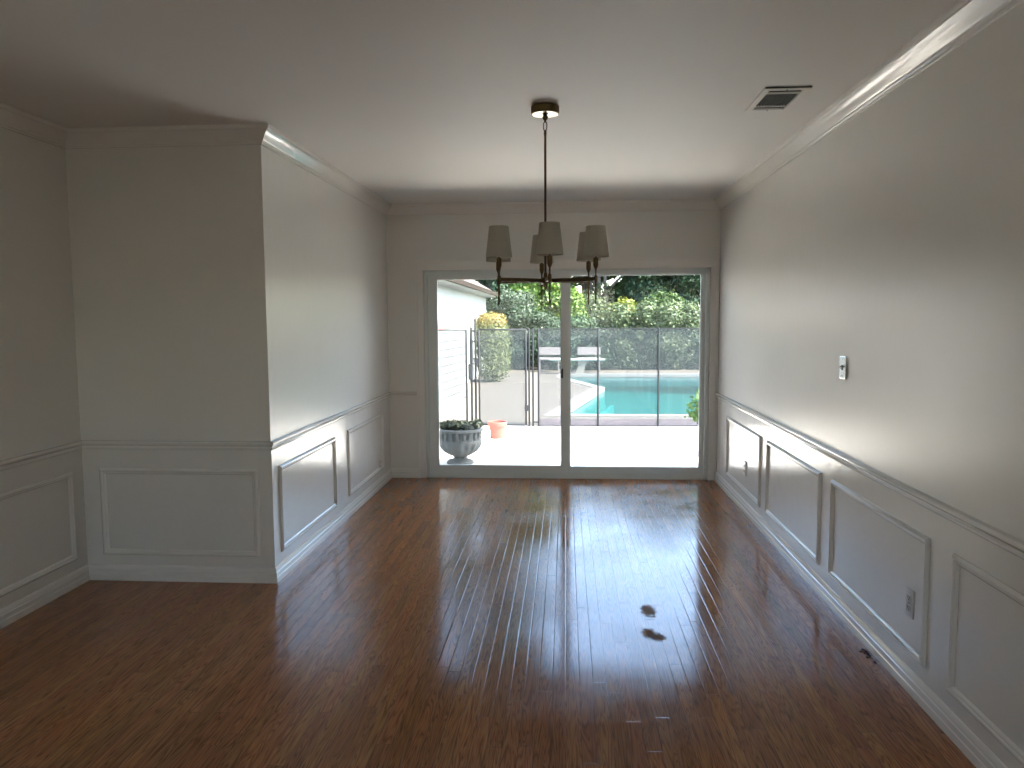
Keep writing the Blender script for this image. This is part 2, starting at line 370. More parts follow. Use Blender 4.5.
BASE = [(0, 0), (.021, 0), (.021, .032), (.018, .037), (.018, .060), (.014, .064), (.013, .078), (.008, .088), (0, .092)]
RAIL = [(0, .782), (.008, .782), (.013, .788), (.014, .797), (.010, .801), (.012, .806), (.021, .812), (.026, .819), (.026, .826), (.020, .832), (0, .834)]
CROWN = [(0, 2.600), (0, 2.505), (.008, 2.505), (.010, 2.513), (.017, 2.517), (.019, 2.525), (.026, 2.532), (.036, 2.546), (.048, 2.560), (.058, 2.568), (.062, 2.574), (.070, 2.578), (.073, 2.586), (.073, 2.600)]
def crown(parent, A, B, n, ma, mb):
    smooth_angle(obj('crown_molding', run(bmesh.new(), CROWN, A, B, n, ma, mb), m_trim, parent), 28)
def base(name, A, B, n, ma, mb):
    struct(smooth_angle(obj(name, run(bmesh.new(), BASE, A, B, n, ma, mb), m_trim), 28))
def rail(parent, A, B, n, ma, mb):
    smooth_angle(obj('chair_rail', run(bmesh.new(), RAIL, A, B, n, ma, mb), m_trim, parent), 28)
YJ = 3.34   # joint in the right-hand crown
smooth_angle(obj('crown_molding', run(bmesh.new(), CROWN, (XR, YJ+.001), (XR, D), (-1, 0), 0, -1), m_trim, wr), 28)
CR2 = [(o*1.06 if o else 0, 2.6-(2.6-z)*1.05) for o, z in CROWN]
smooth_angle(obj('crown_molding', run(bmesh.new(), CR2, (XR, YB), (XR, YJ-.002), (-1, 0), -1, 0), m_trim, wr), 28)
for (par, nm, A, B, n, ma, mb) in ((wl, 'baseboard_left', (XL, DN), (XL, D), (1, 0), 1, -1),
                                   (wn_, 'baseboard_recess', (XLL, DN), (XL, DN), (0, -1), -1, 1),
                                   (wll, 'baseboard_far_left', (XLL, YB), (XLL, DN), (1, 0), -1, -1)):
    crown(par, A, B, n, ma, mb); base(nm, A, B, n, ma, mb); rail(par, A, B, n, ma, mb)
crown(wf, (XL, D), (XR, D), (0, -1), -1, -1)
crown(wb, (XLL, YB), (XR, YB), (0, 1), -1, -1)
base('baseboard_right', (XR, YB), (XR, D), (-1, 0), -1, -1); rail(wr, (XR, YB), (XR, D), (-1, 0), -1, -1)
base('baseboard_far', (XL, D), (OX0-.075, D), (0, -1), -1, 0); rail(wf, (XL, D), (OX0-.08, D), (0, -1), -1, 0)
base('baseboard_back', (XLL, YB), (XR, YB), (0, 1), -1, -1)

# raised rectangular panel mouldings
def pan(parent, fn, u0, u1): smooth_angle(obj('panel_molding', panel(bmesh.new(), fn, u0, u1, .152, .672), m_trim, parent), 25)
fr_ = lambda u, z, o: (XR-e_-o, u, z)
for (a, c) in ((5.585, 6.740), (4.275, 5.405), (3.008, 4.102), (1.725, 2.822), (.44, 1.54), (-.85, .25)): pan(wr, fr_, a, c)
for (a, c) in ((4.355, 5.450), (5.780, 6.925)): pan(wl, lambda u, z, o: (XL+e_+o, u, z), a, c)
pan(wn_, lambda u, z, o: (u, DN-e_-o, z), -2.730, -1.775)
for (a, c) in ((3.05, 4.150), (1.75, 2.85), (.45, 1.55)): pan(wll, lambda u, z, o: (XLL+e_+o, u, z), a, c)

# ------------------------------------------------------------------ sliding glass door
dr = struct(bpy.data.objects.new('door_1', None)); C.objects.link(dr); dr.location = (0, D, 0)
def lb(x0, x1, y0, y1, z0, z1, bev=.003, bm=None):
    b = bm or bmesh.new(); box(b, x0, x1, y0, y1, z0, z1, bev); return b
b = bmesh.new(); CT = .020
for (o0, o1, dp) in ((0, .078, .016), (.058, .078, .030), (0, .014, .023)):
    box(b, OX0-o1, OX0-o0, -dp, 0, 0, OZ1+o0*.999, .002)
    box(b, OX1+o0, min(OX1+o1, XR-e_-.0005), -dp, 0, 0, OZ1+o0*.999, .002)
    tz = 1.28; box(b, OX0-o1, min(OX1+o1, XR-e_-.0005), -dp, 0, OZ1+o0*tz, OZ1+o1*tz, .002)
obj('door_casing', b, m_casing, dr)
b = bmesh.new()
lb(OX0, OX0+.034, 0, .12, 0, OZ1, bm=b); lb(OX1-.034, OX1, 0, .12, 0, OZ1, bm=b); lb(OX0, OX1, 0, .12, OZ1-.03, OZ1, bm=b); lb(OX0, OX1, 0, .125, 0, .03, bm=b)
lb(OX0+.034, OX1-.034, .002, .012, .03, .045, .001, bm=b); lb(OX0+.034, OX1-.034, .055, .062, .03, .045, .001, bm=b)
lb(OX0+.034, OX1-.034, .002, .012, OZ1-.05, OZ1-.03, .001, bm=b)
obj('door_frame', b, m_vinyl, dr)
def sash(name, x0, x1, y0, y1, wl_, wr_, zt, zb, z0, z1):
    b = bmesh.new(); lb(x0, x0+wl_, y0, y1, z0, z1, bm=b); lb(x1-wr_, x1, y0, y1, z0, z1, bm=b)
    lb(x0+wl_-.001, x1-wr_+.001, y0+.002, y1-.002, z1-zt, z1, bm=b); lb(x0+wl_-.001, x1-wr_+.001, y0+.002, y1-.002, z0, z0+zb, bm=b)
    # glazing bead
    for (a0, a1, c0, c1) in ((x0+wl_, x0+wl_+.008, z0+zb, z1-zt), (x1-wr_-.008, x1-wr_, z0+zb, z1-zt), (x0+wl_, x1-wr_, z0+zb, z0+zb+.008), (x0+wl_, x1-wr_, z1-zt-.008, z1-zt)):
        box(b, a0, a1, y0+.008, y1-.008, c0, c1)
    o = obj(name, b, m_vinyl, dr)
    obj('glass_pane', box(bmesh.new(), x0+wl_, x1-wr_, (y0+y1)/2-.003, (y0+y1)/2+.003, z0+zb, z1-zt), m_glass, o)
    return o
sl_ = sash('sliding_panel', OX0+.034, .030, .014, .052, .082, .072, .046, .082, .031, OZ1-.031)
sash('fixed_panel', -.03, OX1-.034, .064, .104, .066, .030, .020, .066, .031, OZ1-.031)
b = bmesh.new(); lb(-.052, -.026, -.014, .014, .965, 1.055, .005, bm=b); lb(-.046, -.034, -.032, -.012, .975, 1.045, .005, bm=b)
hd = obj('door_handle', b, m_black, sl_); hd['label'] = 'small black latch handle'

# ------------------------------------------------------------------ chandelier
CX, CY = -.105, 3.98
ch = thing('chandelier', 'aged brass six-light chandelier with tapered linen shades hanging from the ceiling by a rod', 'chandelier', (CX, CY, 1.6))
z0 = 1.6
cp = smooth_angle(obj('canopy', lathe(bmesh.new(), [(.066, H-z0), (.0715, H-.004-z0), (.0715, H-.036-z0), (.069, H-.040-z0), (0.0001, H-.040-z0)], 48), m_brass, ch))
sp_ = smooth_angle(obj('canopy_face', lathe(bmesh.new(), [(.0665, H-.0405-z0), (.0655, H-.043-z0), (.02, H-.0445-z0), (.0001, H-.0445-z0)], 48), m_bright, cp)); sp_['label'] = 'bright polished underside of the canopy'
obj('canopy_knob', lathe(bmesh.new(), [(.0001, H-.044-z0), (.012, H-.047-z0), (.016, H-.056-z0), (.011, H-.066-z0), (.005, H-.072-z0), (.005, H-.080-z0), (.0001, H-.081-z0)], 20), m_brass, cp, True)
b = bmesh.new(); zc = H-.100-z0
tube(b, [(.0085*math.cos(a), 0, zc+max(-.012, min(.012, .03*math.sin(a)))+.009*math.sin(a)) for a in [2*PI*i/28 for i in range(28)]], .0022, 8, True)
obj('chain_link', b, m_brass, ch, True)
zh = 1.724-z0
b = bmesh.new(); lathe(b, [(.0001, 2.482-z0), (.006, 2.480-z0), (.0075, 2.465-z0), (.006, 2.45-z0), (.006, zh), (.0001, zh-.001)], 16); obj('rod', b, m_brass, ch, True)
smooth_angle(obj('hub', lathe(bmesh.new(), [(.0001, zh+.045), (.009, zh+.04), (.010, zh+.018), (.019, zh+.014), (.019, zh-.014), (.010, zh-.018), (.007, zh-.045), (.0001, zh-.05)], 24), m_brass, ch))
R_ = .278
for k in range(6):
    a = math.radians(-90+5.7+60*k); dx, dy = math.cos(a), math.sin(a); px, py = R_*dx, R_*dy
    b = bmesh.new(); box(b, .012, R_-.006, -.0045, .0045, zh-.0095, zh+.0095, .001)
    bmesh.ops.rotate(b, verts=b.verts, cent=(0, 0, 0), matrix=Matrix.Rotation(a, 3, 'Z')); arm = obj('arm', b, m_brass, ch)
    b = bmesh.new()
    lathe(b, [(.0001, 1.600-z0), (.004, 1.603-z0), (.0055, 1.612-z0), (.0042, 1.622-z0), (.0042, 1.704-z0), (.0085, 1.708-z0), (.0095, 1.724-z0), (.0085, 1.740-z0), (.0045, 1.744-z0),
              (.0045, 1.772-z0), (.0095, 1.782-z0), (.0125, 1.792-z0), (.0125, 1.828-z0), (.006, 1.83-z0), (.006, 1.86-z0), (.0001, 1.861-z0)], 16, (px, py, 0))
    smooth_angle(obj('candle_stem', b, m_brass, arm), 40)
    b = bmesh.new(); lathe(b, [(.0115, 1.835-z0), (.013, 1.85-z0), (.024, 1.89-z0), (.028, 1.915-z0), (.022, 1.94-z0), (.0001, 1.948-z0)], 16, (px, py, 0)); 
    m_bulb = bpy.data.materials.get('frosted bulb') or mat('frosted bulb', (.75, .74, .7), .35)
    obj('bulb', b, m_bulb, arm, True)
    b = bmesh.new(); zb, zt = 1.833-z0, 1.984-z0
    pr = [(.0645, zb), (.0655, zb), (.0655, zb+.004), (.0485, zt-.003), (.048, zt), (.0465, zt), (.0635, zb+.003), (.0635, zb)]
    rings = []; n = 36
    for (r, z) in pr: rings.append([b.verts.new((px+r*math.cos(2*PI*i/n), py+r*math.sin(2*PI*i/n), z)) for i in range(n)])
    for i_ in range(len(pr)):
        A, B = rings[i_], rings[(i_+1) % len(pr)]
        for i in range(n): b.faces.new((A[i], A[(i+1) % n], B[(i+1) % n], B[i]))
    for q in range(3):   # spider that carries the shade
        aa = 2*PI*q/3; tube(b, [(px, py, zb+.022), (px+.06*math.cos(aa), py+.06*math.sin(aa), zb+.012)], .001, 5)
    smooth_angle(obj('lamp_shade', b, m_linen, ch), 40)

# ------------------------------------------------------------------ ceiling vent
vt = thing('ceiling_vent', 'rectangular white air register with dark louvres set in the ceiling near the right wall', 'vent', (1.035, 3.955, H), 0)
VX, VY = .108, .195
b = bmesh.new()
for (x0, x1, y0, y1) in ((-VX, -VX+.03, -VY, VY), (VX-.03, VX, -VY, VY), (-VX+.03, VX-.03, -VY, -VY+.03), (-VX+.03, VX-.03, VY-.03, VY)): box(b, x0, x1, y0, y1, -.009, -.001, .002)
fv = obj('vent_frame', b, m_ceil, vt)
obj('duct_opening', box(bmesh.new(), -VX+.02, VX-.02, -VY+.02, VY-.02, -.0015, -.0005), m_dark, vt)
for y in (-.115, .115): obj('cross_bar', box(bmesh.new(), -VX+.03, VX-.03, y-.007, y+.007, -.008, -.002), m_ceil, vt)
n = 11
for i in range(n):
    x = -VX+.038+i*(2*VX-.076)/(n-1)
    b = bmesh.new(); box(b, x-.0012, x+.0012, -.108, .108, -.0085, -.0015); obj('louvre', b, m_grille, vt)
obj('gap_shadow_lip', box(bmesh.new(), -VX+.005, VX+.0, -VY-.004, -VY-.001, -.006, 0), m_slot, vt).name = 'painted_gap_shadow'  # dark strip standing in for the shadow gap along the register's near edge
for y in (-VY+.015, VY-.015): obj('screw', lathe(bmesh.new(), [(.0001, -.0115), (.0035, -.011), (.0035, -.009)], 10, (0, y, 0)), m_grille, vt)

# ------------------------------------------------------------------ switch and outlets
def plate(name, label, cat, x, y, z, sgn, m, wy=.07, hz=.115, kind='outlet', dp=.006, group=None):
    """sgn -1: faces -X (right wall)"""
    t = thing(name, label, cat, (x, y, z), 0, group)
    def X(a, c): return (min(sgn*a, sgn*c), max(sgn*a, sgn*c))
    x0, x1 = X(0, dp); obj('cover_plate', box(bmesh.new(), x0, x1, -wy/2, wy/2, -hz/2, hz/2, .002), m, t)
    if kind == 'outlet':
        for zz in (-.021, .021):
            x0, x1 = X(dp, dp+.002); f = obj('socket', box(bmesh.new(), x0, x1, -.017, .017, zz-.014, zz+.014, .003), m, t)
            b = bmesh.new(); x0, x1 = X(dp+.002, dp+.0028)
            for yy in (-.007, .007): box(b, x0, x1, yy-.0015, yy+.0015, zz-.002, zz+.008)
            box(b, x0, x1, -.003, .003, zz-.010, zz-.005); obj('socket_slots', b, m_slot, f)
    else:
        x0, x1 = X(dp, dp+.003); obj('toggle_surround', box(bmesh.new(), x0, x1, -.006, .006, -.013, .013), m_slot, t)
        b = bmesh.new(); x0, x1 = X(dp, dp+.014); box(b, x0, x1, -.004, .004, .0, .009, .001); obj('toggle', b, m_plate, t)
    for zz in ((0,) if kind == 'outlet' else (-.04, .04)):
        x0, x1 = X(dp, dp+.0015); obj('screw', box(bmesh.new(), x0, x1, -.003, .003, zz-.003, zz+.003, .001), m_grille, t)
    return t
plate('light_switch', 'shiny metal light switch plate on the right wall above the chair rail', 'light switch', XR, 3.995, 1.272, -1, m_chrome, .085, .115, 'switch', .010)
plate('electrical_outlet', 'white outlet plate in the larger near panel on the right wall', 'outlet', XR-e_, 3.155, .36, -1, m_plate)
plate('electrical_outlet', 'small outlet plate in the panel of the right wall closest to the glass door', 'outlet', XR-e_, 6.055, .345, -1, m_plate, dp=.009)
plate('electrical_outlet', 'outlet plate low in the far panel of the left wall near the glass door', 'outlet', XL+e_, 6.80, .215, 1, m_plate)

# debris by the baseboard
random.seed(4); b = bmesh.new()
for i in range(16):
    x = 1.375-abs(random.gauss(0, .014)); y = 3.46+random.gauss(0, .04); r = random.uniform(.003, .009)
    if x > 1.382: x = 1.38
    g = bmesh.ops.create_icosphere(b, subdivisions=1, radius=r)
    for v in g['verts']: v.co = Vector((v.co.x*random.uniform(.6, 1.1)+x, v.co.y*1.3+y, max(0.0002, v.co.z*.5+r*.45)))
tag(obj('debris', b, m_crumb), 'dark crumbs of debris on the floor against the right baseboard', 'debris')

# ------------------------------------------------------------------ outside: house shell edge
G = -.12
struct(obj('trim_1', box(bmesh.new(), -5, 4.5, D+T, D+T+.35, 2.40, 2.50), m_fascia))      # eave over the door
b = bmesh.new(); v = [b.verts.new(p) for p in ((-5, D+T+.4, 2.50), (4.5, D+T+.4, 2.50), (4.5, 2.0, 4.0), (-5, 2.0, 4.0), (-5, -5, 2.9), (4.5, -5, 2.9), (-5, D+T, 2.42), (4.5, D+T, 2.42))]
b.faces.new((v[0], v[1], v[2], v[3])); b.faces.new((v[3], v[2], v[5], v[4]))
ro = struct(obj('trim_2', b, m_roofext)); sm_ = ro.modifiers.new('s', 'SOLIDIFY'); sm_.thickness = .06; sm_.offset = 1
struct(obj('trim_3', box(bmesh.new(), OX0-.05, OX1+.05, D+.10, D+.26, G, -.02, .005), m_cop))       # door step

# ------------------------------------------------------------------ patio, pool
POOL = [(-.10, 13.08), (.89, 18.2), (.0, 21.1), (.0, 22.45), (7.5, 22.6), (7.5, 12.95)]
def offset(poly, d):
    out = []; n = len(poly)
    for i in range(n):
        p0, p1, p2 = (Vector(poly[(i+j) % n]) for j in (-1, 0, 1))
        d1 = (p1-p0).normalized(); d2 = (p2-p1).normalized(); n1 = Vector((-d1.y, d1.x)); n2 = Vector((-d2.y, d2.x))
        k = (n1+n2); k = k/max(.35, k.dot(n1)); out.append(tuple(p1+k*d))
    return out
COP = offset(POOL, .24)
def ringface(bm, outer, inner, z):
    eo = []
    for poly in (outer, inner):
        vs = [bm.verts.new((x, y, z)) for x, y in poly]
        for i in range(len(vs)): eo.append(bm.edges.new((vs[i], vs[(i+1) % len(vs)])))
    bmesh.ops.triangle_fill(bm, use_beauty=True, edges=eo)
FYL = 11.66
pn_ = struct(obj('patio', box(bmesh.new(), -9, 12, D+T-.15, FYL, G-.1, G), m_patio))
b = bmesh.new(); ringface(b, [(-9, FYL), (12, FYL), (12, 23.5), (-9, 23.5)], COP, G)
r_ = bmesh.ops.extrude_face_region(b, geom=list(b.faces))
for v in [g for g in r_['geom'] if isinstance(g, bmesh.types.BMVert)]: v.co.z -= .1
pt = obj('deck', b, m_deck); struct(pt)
tt = m_patio.node_tree; bs = tt.nodes['Principled BSDF']
# control joints every couple of metres
tc = tt.nodes.new('ShaderNodeTexCoord'); br = tt.nodes.new('ShaderNodeTexBrick'); br.offset = 0; br.inputs['Scale'].default_value = 1
br.inputs['Brick Width'].default_value = 2.6; br.inputs['Row Height'].default_value = 2.4; br.inputs['Mortar Size'].default_value = .010; br.inputs['Mortar Smooth'].default_value = 1
mp = tt.nodes.new('ShaderNodeMapping'); mp.inputs['Location'].default_value = (.6, -9.55+2.4*4, 0); tt.links.new(tc.outputs['Object'], mp.inputs[0]); tt.links.new(mp.outputs[0], br.inputs['Vector'])
src = bs.inputs['Base Color'].links[0].from_socket
mx = tt.nodes.new('ShaderNodeMix'); mx.data_type = 'RGBA'; mx.inputs['B'].default_value = (.80, .77, .72, 1); tt.links.new(br.outputs['Fac'], mx.inputs['Factor']); tt.links.new(src, mx.inputs['A']); tt.links.new(mx.outputs['Result'], bs.inputs['Base Color'])
b = bmesh.new(); ringface(b, COP, offset(POOL, -.03), G+.012)
r_ = bmesh.ops.extrude_face_region(b, geom=list(b.faces))
for v in [g for g in r_['geom'] if isinstance(g, bmesh.types.BMVert)]: v.co.z -= .09
struct(obj('trim_4', b, m_cop))
pl = thing('swimming_pool', 'turquoise in-ground swimming pool beyond the mesh fence with white coping', 'pool', (0, 0, G-1.3))
b = bmesh.new()
vt_ = [b.verts.new((x, y, G-.05+1.3-G)) for x, y in POOL]; vb = [b.verts.new((x, y, 0)) for x, y in offset(POOL, -.15)]; n = len(POOL)
for i in range(n): b.faces.new((vt_[i], vt_[(i+1) % n], vb[(i+1) % n], vb[i]))
b.faces.new(vb)
obj('basin', b, m_plaster, pl)
b = bmesh.new(); A = [(.20, 13.3), (1.02, 17.6), (1.10, 17.6), (.28, 13.3)]
va = [b.verts.new((x, y, .95)) for x, y in A]; vc = [b.verts.new((x, y, .02)) for x, y in A]
b.faces.new(va); [b.faces.new((va[i], va[(i+1) % 4], vc[(i+1) % 4], vc[i])) for i in range(4)]
m_step = mat('white pool step', (.125, .30, .305), .7)
obj('underwater_step', b, m_step, pl)
b = bmesh.new(); b.faces.new([b.verts.new((x, y, 1.3-.085)) for x, y in POOL]); wo = obj('water', b, m_water, pl)
if wo.data.polygons[0].normal.z < 0: wo.data.flip_normals()
b = bmesh.new()
box(b, .02, 7.4, 22.38, 22.43, .95, 1.20); ti = obj('waterline_tile', b, mat('blue waterline tile', (.12, .24, .26), .3, var=.2, vscale=30), pl)
struct(obj('ground', box(bmesh.new(), -40, 40, -15, 90, -2.2, -1.6), m_soil))
struct(obj('ground', box(bmesh.new(), -40, 40, 23.5, 90, -1.6, G-.02), m_soil))

# diving board
db = thing('diving_board', 'pale diving board on a slanted stand at the far end of the pool', 'diving board', (.47, 22.85, G+.013))
obj('board', box(bmesh.new(), -.95, .68, -.22, .22, .385, .43, .012), m_board, db)
b = bmesh.new()
prs = [(.19, .385), (-.02, .385), (-.10, .22), (-.20, 0), (.08, 0), (.08, .18)]
for s_ in (-1,):
    f1 = [b.verts.new((x, -.15, z)) for x, z in prs]; f2 = [b.verts.new((x, .15, z)) for x, z in prs]; b.faces.new(f1); b.faces.new(f2[::-1])
    for i in range(len(prs)): b.faces.new((f1[i], f1[(i+1) % len(prs)], f2[(i+1) % len(prs)], f2[i]))
obj('stand', b, m_fascia, db)

# benches
for (x0, x1, lab) in ((-.86, -.18, 'pale garden bench by the hedge, seen left of the door mullion'), (.36, 1.08, 'pale garden bench by the hedge, seen above the diving board')):
    t = thing('garden_bench', lab, 'bench', ((x0+x1)/2, 24.05, G-.02), 0, 'pale benches by the hedge'); hw = (x1-x0)/2
    obj('seat', box(bmesh.new(), -hw, hw, -.38, 0, .38, .44, .01), m_bench, t)
    obj('backrest', box(bmesh.new(), -hw, hw, 0, .05, .52, .76, .01), m_bench, t)
    for sx in (-1, 1):
        for y in (-.34, -.02): obj('leg', box(bmesh.new(), sx*(hw-.05)-.02, sx*(hw-.05)+.02, y-.02, y+.02, 0, .38), m_bench, t)

# ------------------------------------------------------------------ pool fence
FY = 11.62; FT = 1.372-G
def pole(x, y, h, parent, name='post', r=.014):
    b = bmesh.new(); lathe(b, [(r, 0), (r, h-.01), (r*.8, h), (.0001, h+.002)], 14, (x, y, 0)); return obj(name, b, m_pole, parent, True)
def net(parent, x0, x1, z1, zb0=.02):
    obj('mesh_panel', box(bmesh.new(), x0, x1, -.001, .001, zb0+.10, z1), m_mesh, parent)
    obj('mesh_border', box(bmesh.new(), x0, x1, -.003, .003, zb0, zb0+.10), m_border, parent)
    b = bmesh.new(); box(b, x0, x1, -.006, .006, z1-.012, z1+.004); obj('top_binding', b, m_pole, parent)
    b = bmesh.new(); box(b, x0, x1, -.004, .004, zb0-.008, zb0+.004); obj('bottom_binding', b, m_pole, parent)
fn = thing('pool_fence', 'see-through dark mesh pool fence with thin poles right of the gate', 'fence', (0, FY, G)); fn.scale = (.981, 1, 1)
for x in (-.51, -.425, .03, .495, 1.416, 2.34, 3.26): pole(x, 0, FT+.01, fn)
net(fn, -.425, 3.26, FT)
for z_ in (.06, FT-.03): obj('spacer_bar', box(bmesh.new(), -.51, -.425, -.006, .006, z_, z_+.018), m_pole, fn)
fl = thing('pool_fence', 'short mesh pool fence section left of the gate, in front of the white block wall', 'fence', (0, FY, G)); fl.scale = (.981, 1, 1)
for x in (-1.546, -2.3): pole(x, 0, FT-.01, fl)
obj('mesh_panel', box(bmesh.new(), -2.3, -1.546, -.001, .001, .06, FT-.015), see_through('light mesh', (1, 1, 1), .12, base=(.15,.16,.165))[0], fl)
obj('top_binding', box(bmesh.new(), -2.3, -1.546, -.006, .006, FT-.025, FT-.01), m_pole, fl)
gt = thing('pool_gate', 'dark framed mesh pool gate behind the small terracotta pot', 'gate', (0, FY, G)); gt.scale = (.981, 1, 1)
g0, g1 = -1.349, -.618
b = bmesh.new()
for x in (g0, g1): lathe(b, [(.014, .02), (.014, FT)], 12, (x, 0, 0))
for z in (.03, FT-.01): tube(b, [(g0, 0, z), (g1, 0, z)], .013)
obj('gate_frame', b, m_pole, gt, True)
obj('mesh_panel', box(bmesh.new(), g0, g1, -.001, .001, .03, FT-.01), m_mesh, gt)
pole(-1.467, 0, FT+.02, gt, r=.016); pole(-1.404, 0, 1.53-G, gt, r=.017); pole(-.57, 0, FT+.01, gt, r=.014)
obj('spacer_bar', lb(-1.467, -1.404, -.012, .012, FT-.04, FT-.015), m_pole, gt)
obj('latch_body', lb(-1.52, -1.455, -.02, .02, .72, .96, .008), m_pole, gt)
obj('latch_catch', lb(-1.41, -1.36, -.02, .02, .95, 1.05, .006), m_pole, gt)
b = bmesh.new(); lb(-.64, -.57, -.025, .02, .24, .33, .006, bm=b); obj('hinge', b, m_pole, gt)

# ------------------------------------------------------------------ white outbuilding and block wall
hb = thing('building', 'white stucco building with a tan sloping roof at the left of the glass door', 'building', (-2.5, 24.0, G))
obj('stucco_wall', box(bmesh.new(), -6, 0, -15.5, 0, 0, 2.44), m_stucco, hb)
b = bmesh.new()
def prism(bm, sec, y0, y1):
    a = [bm.verts.new((x, y0, z)) for x, z in sec]; c = [bm.verts.new((x, y1, z)) for x, z in sec]
    bm.faces.new(a); bm.faces.new(c[::-1])
    for i in range(len(sec)): bm.faces.new((a[i], a[(i+1) % len(sec)], c[(i+1) % len(sec)], c[i]))
ez = 2.43
prism(b, [(.30, ez), (.30, ez+.02), (-3.0, ez+2.0), (-6.3, ez+.02), (-6.3, ez), (-3.0, ez+1.97)], -15.8, .25)
prism(b, [(0, 2.44), (-6, 2.44), (-3.0, ez+1.9)], -15.4, -.1)
obj('roof', b, m_roof, hb)
obj('fascia', box(bmesh.new(), -.0+.26, .30, -15.8, .25, ez-.11, ez-.045), m_fascia, hb)
obj('drip_edge', box(bmesh.new(), .29, .345, -15.8, .26, ez-.075, ez+.03), m_gutter, hb)
obj('soffit', box(bmesh.new(), 0, .27, -15.8, .25, ez-.12, ez-.09), m_stucco, hb)
obj('red_band', box(bmesh.new(), 0, .03, -13.0, -5.2, 1.445, 1.545), m_redcap, hb)
bw = obj('block_wall', box(bmesh.new(), -.15, 0, -1.30, 1.98, 0, 1.40, .01), m_block); bw.location = (-2.31, 14.05, G); bw.rotation_euler = (0, 0, -math.atan2(.22, 2.0))
tag(bw, 'white painted block wall running up to the gate post, left of the door view', 'wall')

# ------------------------------------------------------------------ pots
def urn(x, y, label, sc=1.0):
    t = thing('stone_urn', label, 'planter', (x, y, G)); t.scale = (sc, sc, sc)
    def rib(r, z, a):
        if .10 < z < .25: return r*(1+.055*math.cos(18*a)*math.sin(PI*(z-.10)/.15))
        if .28 < z < .36: return r*(1+.045*(1 if math.cos(20*a) > 0 else -1))
        return r
    prof = [(.150, 0), (.150, .02), (.135, .035), (.085, .05), (.072, .065), (.080, .08), (.13, .10), (.18, .135), (.215, .18), (.232, .225), (.235, .25), (.228, .268), (.232, .272), (.226, .285), (.224, .32), (.226, .352), (.240, .362), (.258, .366), (.262, .378), (.256, .392), (.235, .394), (.215, .385), (.20, .34), (.0001, .33)]
    smooth_angle(obj('urn_body', lathe(bmesh.new(), prof, 120, rib=rib), m_stone, t), 50)
    obj('potting_soil', lathe(bmesh.new(), [(.0001, .352), (.12, .358), (.208, .35)], 24), m_soil, t, True)
    return t
m_succ = leaf_mat('succulent leaves', (.004, .010, .004), (.018, .020, .008), .15)
u1 = urn(-1.207, 8.62, 'grey weathered stone urn of low dark plants on the patio just outside the door', 1.04)
leaves('low_plants', [(-.17+.085*i, (-1)**i*.05, .40+.012*((i*2) % 3), .075, .11, .055) for i in range(5)]+[(0, .1, .40, .17, .09, .05)], 1500, .022, m_succ, u1, 3)
u2 = urn(1.83, 9.25, 'stone urn with a leafy green shrub mostly hidden behind the right door frame')
m_shrub = leaf_mat('green shrub leaves', (0.034, 0.084, 0.013), (0.092, 0.143, 0.029), .35)
leaves('shrub_foliage', [(-.18, 0, .55, .2, .2, .17), (0, .05, .72, .22, .2, .2), (.1, 0, .5, .2, .2, .15)], 900, .035, m_shrub, u2, 5)
tp = thing('flower_pot', 'small empty pink terracotta flower pot on the patio in front of the gate', 'flower pot', (-.945, 10.45, G))
obj('pot_body', lathe(bmesh.new(), [(.0001, 0), (.090, 0), (.093, .006), (.110, .165), (.112, .17), (.130, .174), (.136, .225), (.130, .235), (.124, .232), (.118, .18), (.09, .03), (.0001, .025)], 48), m_terra, tp, True)
smooth_angle(tp.children[0] if tp.children else bpy.data.objects['pot_body'], 30)

# ------------------------------------------------------------------ planting
def tree(name, label, cat, x, y, blobs, n, size, m, seed, trunk=None, group=None, **kw):
    t = thing(name, label, cat, (x, y, G-.02), 0, group)
    if trunk:
        b = bmesh.new()
        for (pts, rr) in trunk: tube(b, pts, rr, 8)
        obj('trunk', b, m_bark, t, True)
    leaves('foliage', blobs, n, size, m, t, seed, **kw); return t
m_lime = leaf_mat('bright green leaves', (0.042, 0.109, 0.008), (0.143, 0.210, 0.034), .45)
m_dgreen = leaf_mat('dark green leaves', (.007, .026, .010), (.038, .075, .030), .2)
m_blue = leaf_mat('blue green leaves', (.008, .023, .010), (.033, .062, .028), .25)
m_silver = leaf_mat('silvery leaves', (.032, .052, .02), (.10, .13, .06), .3)
m_yel = leaf_mat('yellow orange leaves', (.14, .13, .03), (.21, .14, .045), .35)
m_yg = leaf_mat('yellow green leaves', (0.084, 0.126, 0.013), (0.210, 0.218, 0.042), .4)
m_mid = leaf_mat('mid green leaves', (.016, .045, .008), (.062, .105, .024), .35)
# column shrub with yellow top
cs = thing('column_shrub', 'rounded pale green shrub with yellow orange top beside the white building', 'shrub', (-1.92, 20.0, G))
leaves('foliage', [(0, 0, .55, .45, .45, .55), (0, 0, 1.05, .46, .46, .50), (-.05, 0, 1.35, .42, .42, .35)], 7000, .034, leaf_mat('pale green leaves', (0.067, 0.092, 0.029), (0.176, 0.193, 0.084), .3), cs, 7, shell=.8)
leaves('flowering_top', [(-.05, 0, 1.58, .42, .40, .22)], 1500, .034, m_yel, cs, 8, shell=.7)
obj('stem', tube(bmesh.new(), [(0, 0, 0), (0.02, 0, .5), (0, 0, 1.2)], [.05, .04, .02], 8), m_bark, cs, True)

